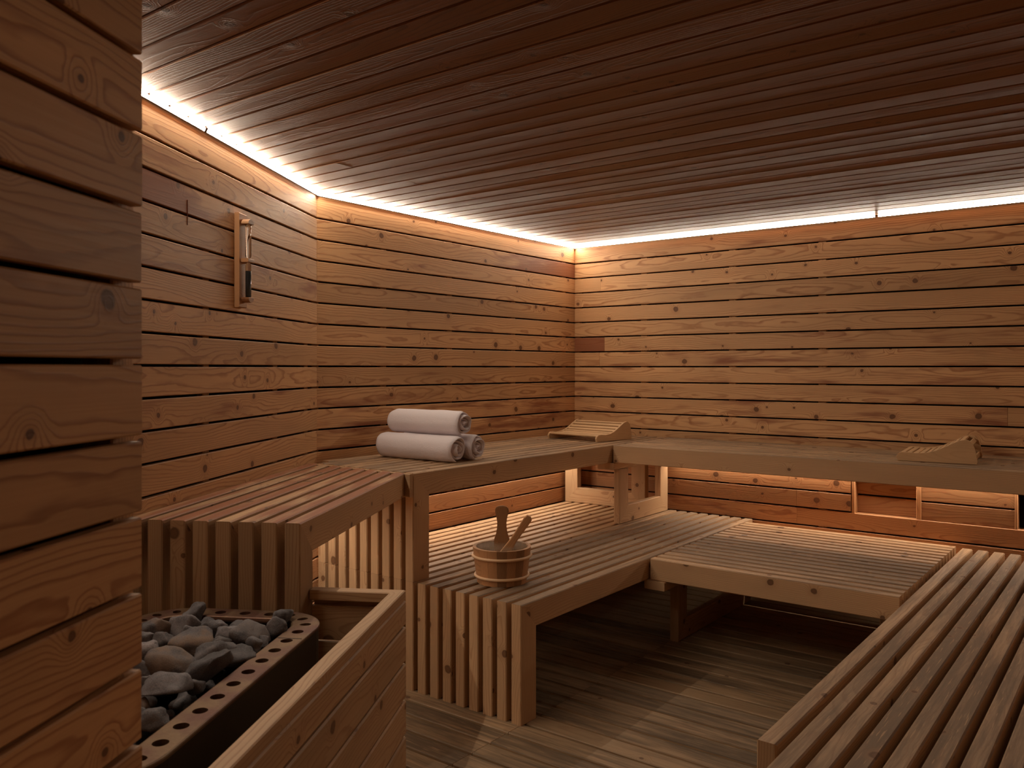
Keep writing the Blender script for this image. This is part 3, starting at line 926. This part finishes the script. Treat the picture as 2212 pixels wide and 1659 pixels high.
# ------------------------------------------------------------------ headrests
def headrest(loc, rot, width, label):
    """local x: from the low end to the high end, local y: across"""
    h = empty('headrest', loc, label, 'headrest', 'slatted wooden headrests', rot=rot)
    H = WM[h]
    LN = 0.345
    top = [(0.000, 0.020), (0.006, 0.033), (0.020, 0.042), (0.045, 0.043), (0.085, 0.040), (0.13, 0.044), (0.17, 0.056), (0.21, 0.076),
           (0.245, 0.096), (0.270, 0.108), (0.292, 0.112), (0.310, 0.106), (0.324, 0.090), (0.334, 0.060), (0.342, 0.012), (0.338, 0.001)]
    pts = [(0.006, 0.001)] + top
    for yy in (0.0, width - 0.013):
        # polygon in (x, z) extruded along +y
        M = H @ Matrix.Translation((0, yy + 0.013, 0)) @ Matrix.Rotation(math.pi / 2, 4, 'X')
        prism('side_panel', pts, 0.013, M_PALE, h, M, ch=0.0015, col=rtone(0.05, 0, 0, 0.55))
    # slats follow the curve just below the panel edge
    def curve(xq):
        for (xa, za), (xb, zb) in zip(top[:-1], top[1:]):
            if xa <= xq <= xb:
                f = (xq - xa) / (xb - xa); return za + (zb - za) * f, math.atan2(zb - za, xb - xa)
        return 0.02, 0
    for xq in (0.022, 0.050, 0.078, 0.106, 0.134, 0.162, 0.190, 0.218, 0.246, 0.274):
        zq, an = curve(xq)
        ex = H.to_3x3() @ Vector((0, 1, 0))
        ey = H.to_3x3() @ Vector((-math.cos(an), 0, -math.sin(an)))
        o = H @ Vector((xq + 0.011 * math.cos(an), 0.0125, zq - 0.0125 + 0.011 * math.sin(an)))
        board('slat', h, o, ex, ey, width - 0.025, 0.022, 0.009, M_PALE, col=rtone(0.06, 0, 0, 0.56), ch=0.002)
    for xq, zq, an in ((0.305, 0.085, -0.9), (0.322, 0.020, -1.45)):
        ex = H.to_3x3() @ Vector((0, 1, 0))
        ey = H.to_3x3() @ Vector((-math.cos(an), 0, -math.sin(an)))
        o = H @ Vector((xq + 0.011 * math.cos(an), 0.0125, zq + 0.011 * math.sin(an)))
        board('slat', h, o, ex, ey, width - 0.025, 0.022, 0.009, M_PALE, col=rtone(0.06, 0, 0, 0.56), ch=0.002)
    return h


headrest((0.555, -0.610, ZU), math.radians(82), 0.400, 'slatted wooden headrest in the corner of the upper bench')
headrest((2.205, -0.560, ZU), math.radians(5), 0.350, 'slatted wooden headrest on the upper bench at the right edge')

# ------------------------------------------------------------------ pail and ladle
PX, PY = 0.996, -2.078
pl = empty('wooden_pail', (PX, PY, ZL), 'wooden stave pail with two pale hoops on the lower bench', 'pail')
PM = Matrix.Translation((PX, PY, ZL))
PH, RB, RTOP = 0.150, 0.104, 0.1235
NSV = 18
VANG = math.atan2(CAM.y - PY, CAM.x - PX)            # towards the camera
for k in range(NSV):
    a0 = VANG + math.pi + 2 * math.pi * (k - 0.5) / NSV
    bm = bmesh.new()
    vs = []
    wdt = 2 * math.pi / NSV
    for z_, rr in ((0.0, RB), (PH * 0.5, (RB + RTOP) / 2 + 0.0012), (PH, RTOP)):
        row = []
        for (dr, f) in ((0, 0.006), (0, 0.35), (0, 0.65), (0, 0.994), (-0.013, 0.994), (-0.013, 0.006)):
            a = a0 + wdt * f
            row.append(bm.verts.new(((rr + dr) * math.cos(a), (rr + dr) * math.sin(a), z_)))
        vs.append(row)
    for r1, r2 in zip(vs[:-1], vs[1:]):
        for q in range(6):
            bm.faces.new((r1[q], r1[(q + 1) % 6], r2[(q + 1) % 6], r2[q]))
    bm.faces.new(vs[0]); bm.faces.new(vs[-1])
    # grain upright: turn local axes so that local x is up
    R3 = Matrix(((0, 0, 1, 0), (0, 1, 0, 0), (-1, 0, 0, 0), (0, 0, 0, 1)))
    bmesh.ops.transform(bm, matrix=R3, verts=bm.verts)
    from_bm('stave', bm, M_PAIL, pl, PM @ R3.inverted(), False, rtone(0.42, 0.0))
lathe('base', [(0.0, 0.012), (RB - 0.016, 0.012), (RB - 0.016, 0.022), (0.0, 0.022)], M_PAIL, pl, PM, 32, (0.4, 0, 0))


def hoop(z, label=None):
    rr = RB + (RTOP - RB) * z / PH
    prof = [(rr + 0.0045 + 0.0058 * math.cos(a), z + 0.0062 * math.sin(a)) for a in [2 * math.pi * k / 10 for k in range(10)]]
    return lathe('hoop', prof, M_RATTAN, pl, PM, 48, close=True)


hoop(0.113); hoop(0.030)
lathe('liner', [(RTOP - 0.017, PH + 0.004), (RTOP - 0.012, PH + 0.004), (RTOP - 0.0145, PH - 0.003), (RB - 0.0155, 0.026), (0.0, 0.024), (0.0, 0.0255),
                (RB - 0.0175, 0.0275), (RTOP - 0.0165, PH - 0.003)], M_LINER, pl, PM, 40)
# tall handle stave at the back
back = VANG + math.pi
hd = [(-0.034, 0.0), (-0.034, 0.135), (-0.034, 0.150), (-0.031, 0.162), (-0.025, 0.180), (-0.0205, 0.205), (-0.0195, 0.228), (-0.0225, 0.250), (-0.0272, 0.268), (-0.0288, 0.280),
      (-0.0272, 0.291), (-0.021, 0.298), (-0.010, 0.3015)]
hd = hd + [(-x_, y_) for x_, y_ in reversed(hd)]
er = Vector((math.cos(back), math.sin(back), 0))
et = Z.cross(er)
Mh = frame(Vector((PX, PY, ZL + 0.022)) + er * (RB - 0.034), -et, Z)
Mh = frame(Vector((PX, PY, ZL + 0.012)) + er * (RB - 0.0285), Z, et)
bm = bmesh.new()
pts = [(y_, x_) for x_, y_ in hd]
vs0 = [bm.verts.new((a_, b_, 0.0)) for a_, b_ in pts]
fc = bm.faces.new(vs0)
rx = bmesh.ops.extrude_face_region(bm, geom=[fc])
bmesh.ops.translate(bm, vec=(0, 0, 0.013), verts=[g for g in rx['geom'] if isinstance(g, bmesh.types.BMVert)])
bmesh.ops.recalc_face_normals(bm, faces=bm.faces)
bmesh.ops.bevel(bm, geom=[e for e in bm.edges if abs(e.verts[0].co.z - e.verts[1].co.z) < 1e-6], offset=0.0022, segments=2, affect='EDGES')
for v in bm.verts:                       # lean outwards with the staves
    v.co.z += -v.co.x * (RTOP - RB) / PH * -1.0
from_bm('handle_stave', bm, M_PAIL, pl, Mh, False, (0.48, 0, 0))

# ladle leaning in the pail
ll = empty('ladle', (PX, PY, ZL + 0.03), 'wooden ladle standing in the pail with its handle leaning right', 'ladle')
rv = Vector((math.cos(AZ), math.sin(AZ), 0))             # to the right in the view
fv = Vector((-math.sin(AZ), math.cos(AZ), 0))            # away from the camera
A_ = Vector((PX, PY, ZL + 0.075)) - rv * 0.020 - fv * 0.02
B_ = Vector((PX, PY, ZL + 0.282)) + rv * 0.118 - fv * 0.035
ax = (B_ - A_).normalized()
ay = Vector((ax.z * rv.x, ax.z * rv.y, 0)) - rv * 0
ay = (rv - ax * ax.dot(rv)).normalized()
Lh = (B_ - A_).length
pts = [(0, -0.020), (0.05, -0.0205), (0.10, -0.0155), (0.13, -0.0135), (Lh - 0.02, -0.0165), (Lh - 0.002, -0.012), (Lh, 0.004), (Lh - 0.01, 0.0165), (Lh - 0.03, 0.0165), (0.13, 0.0135), (0.10, 0.0155), (0.05, 0.0205), (0, 0.020)]
prism('handle', pts, 0.018, M_PAIL, ll, frame(A_ - ax.cross(ay) * 0.009, ax, ay), ch=0.004, col=(1.0, 0.0, 0))
lathe('bowl', [(0.0, 0.0), (0.028, 0.003), (0.040, 0.018), (0.043, 0.040), (0.039, 0.040), (0.036, 0.020), (0.025, 0.008), (0.0, 0.006)], M_PAIL, ll,
      Matrix.Translation(A_ - ax * 0.035 + Vector((0, 0, -0.012))), 28, (0.8, 0, 0))
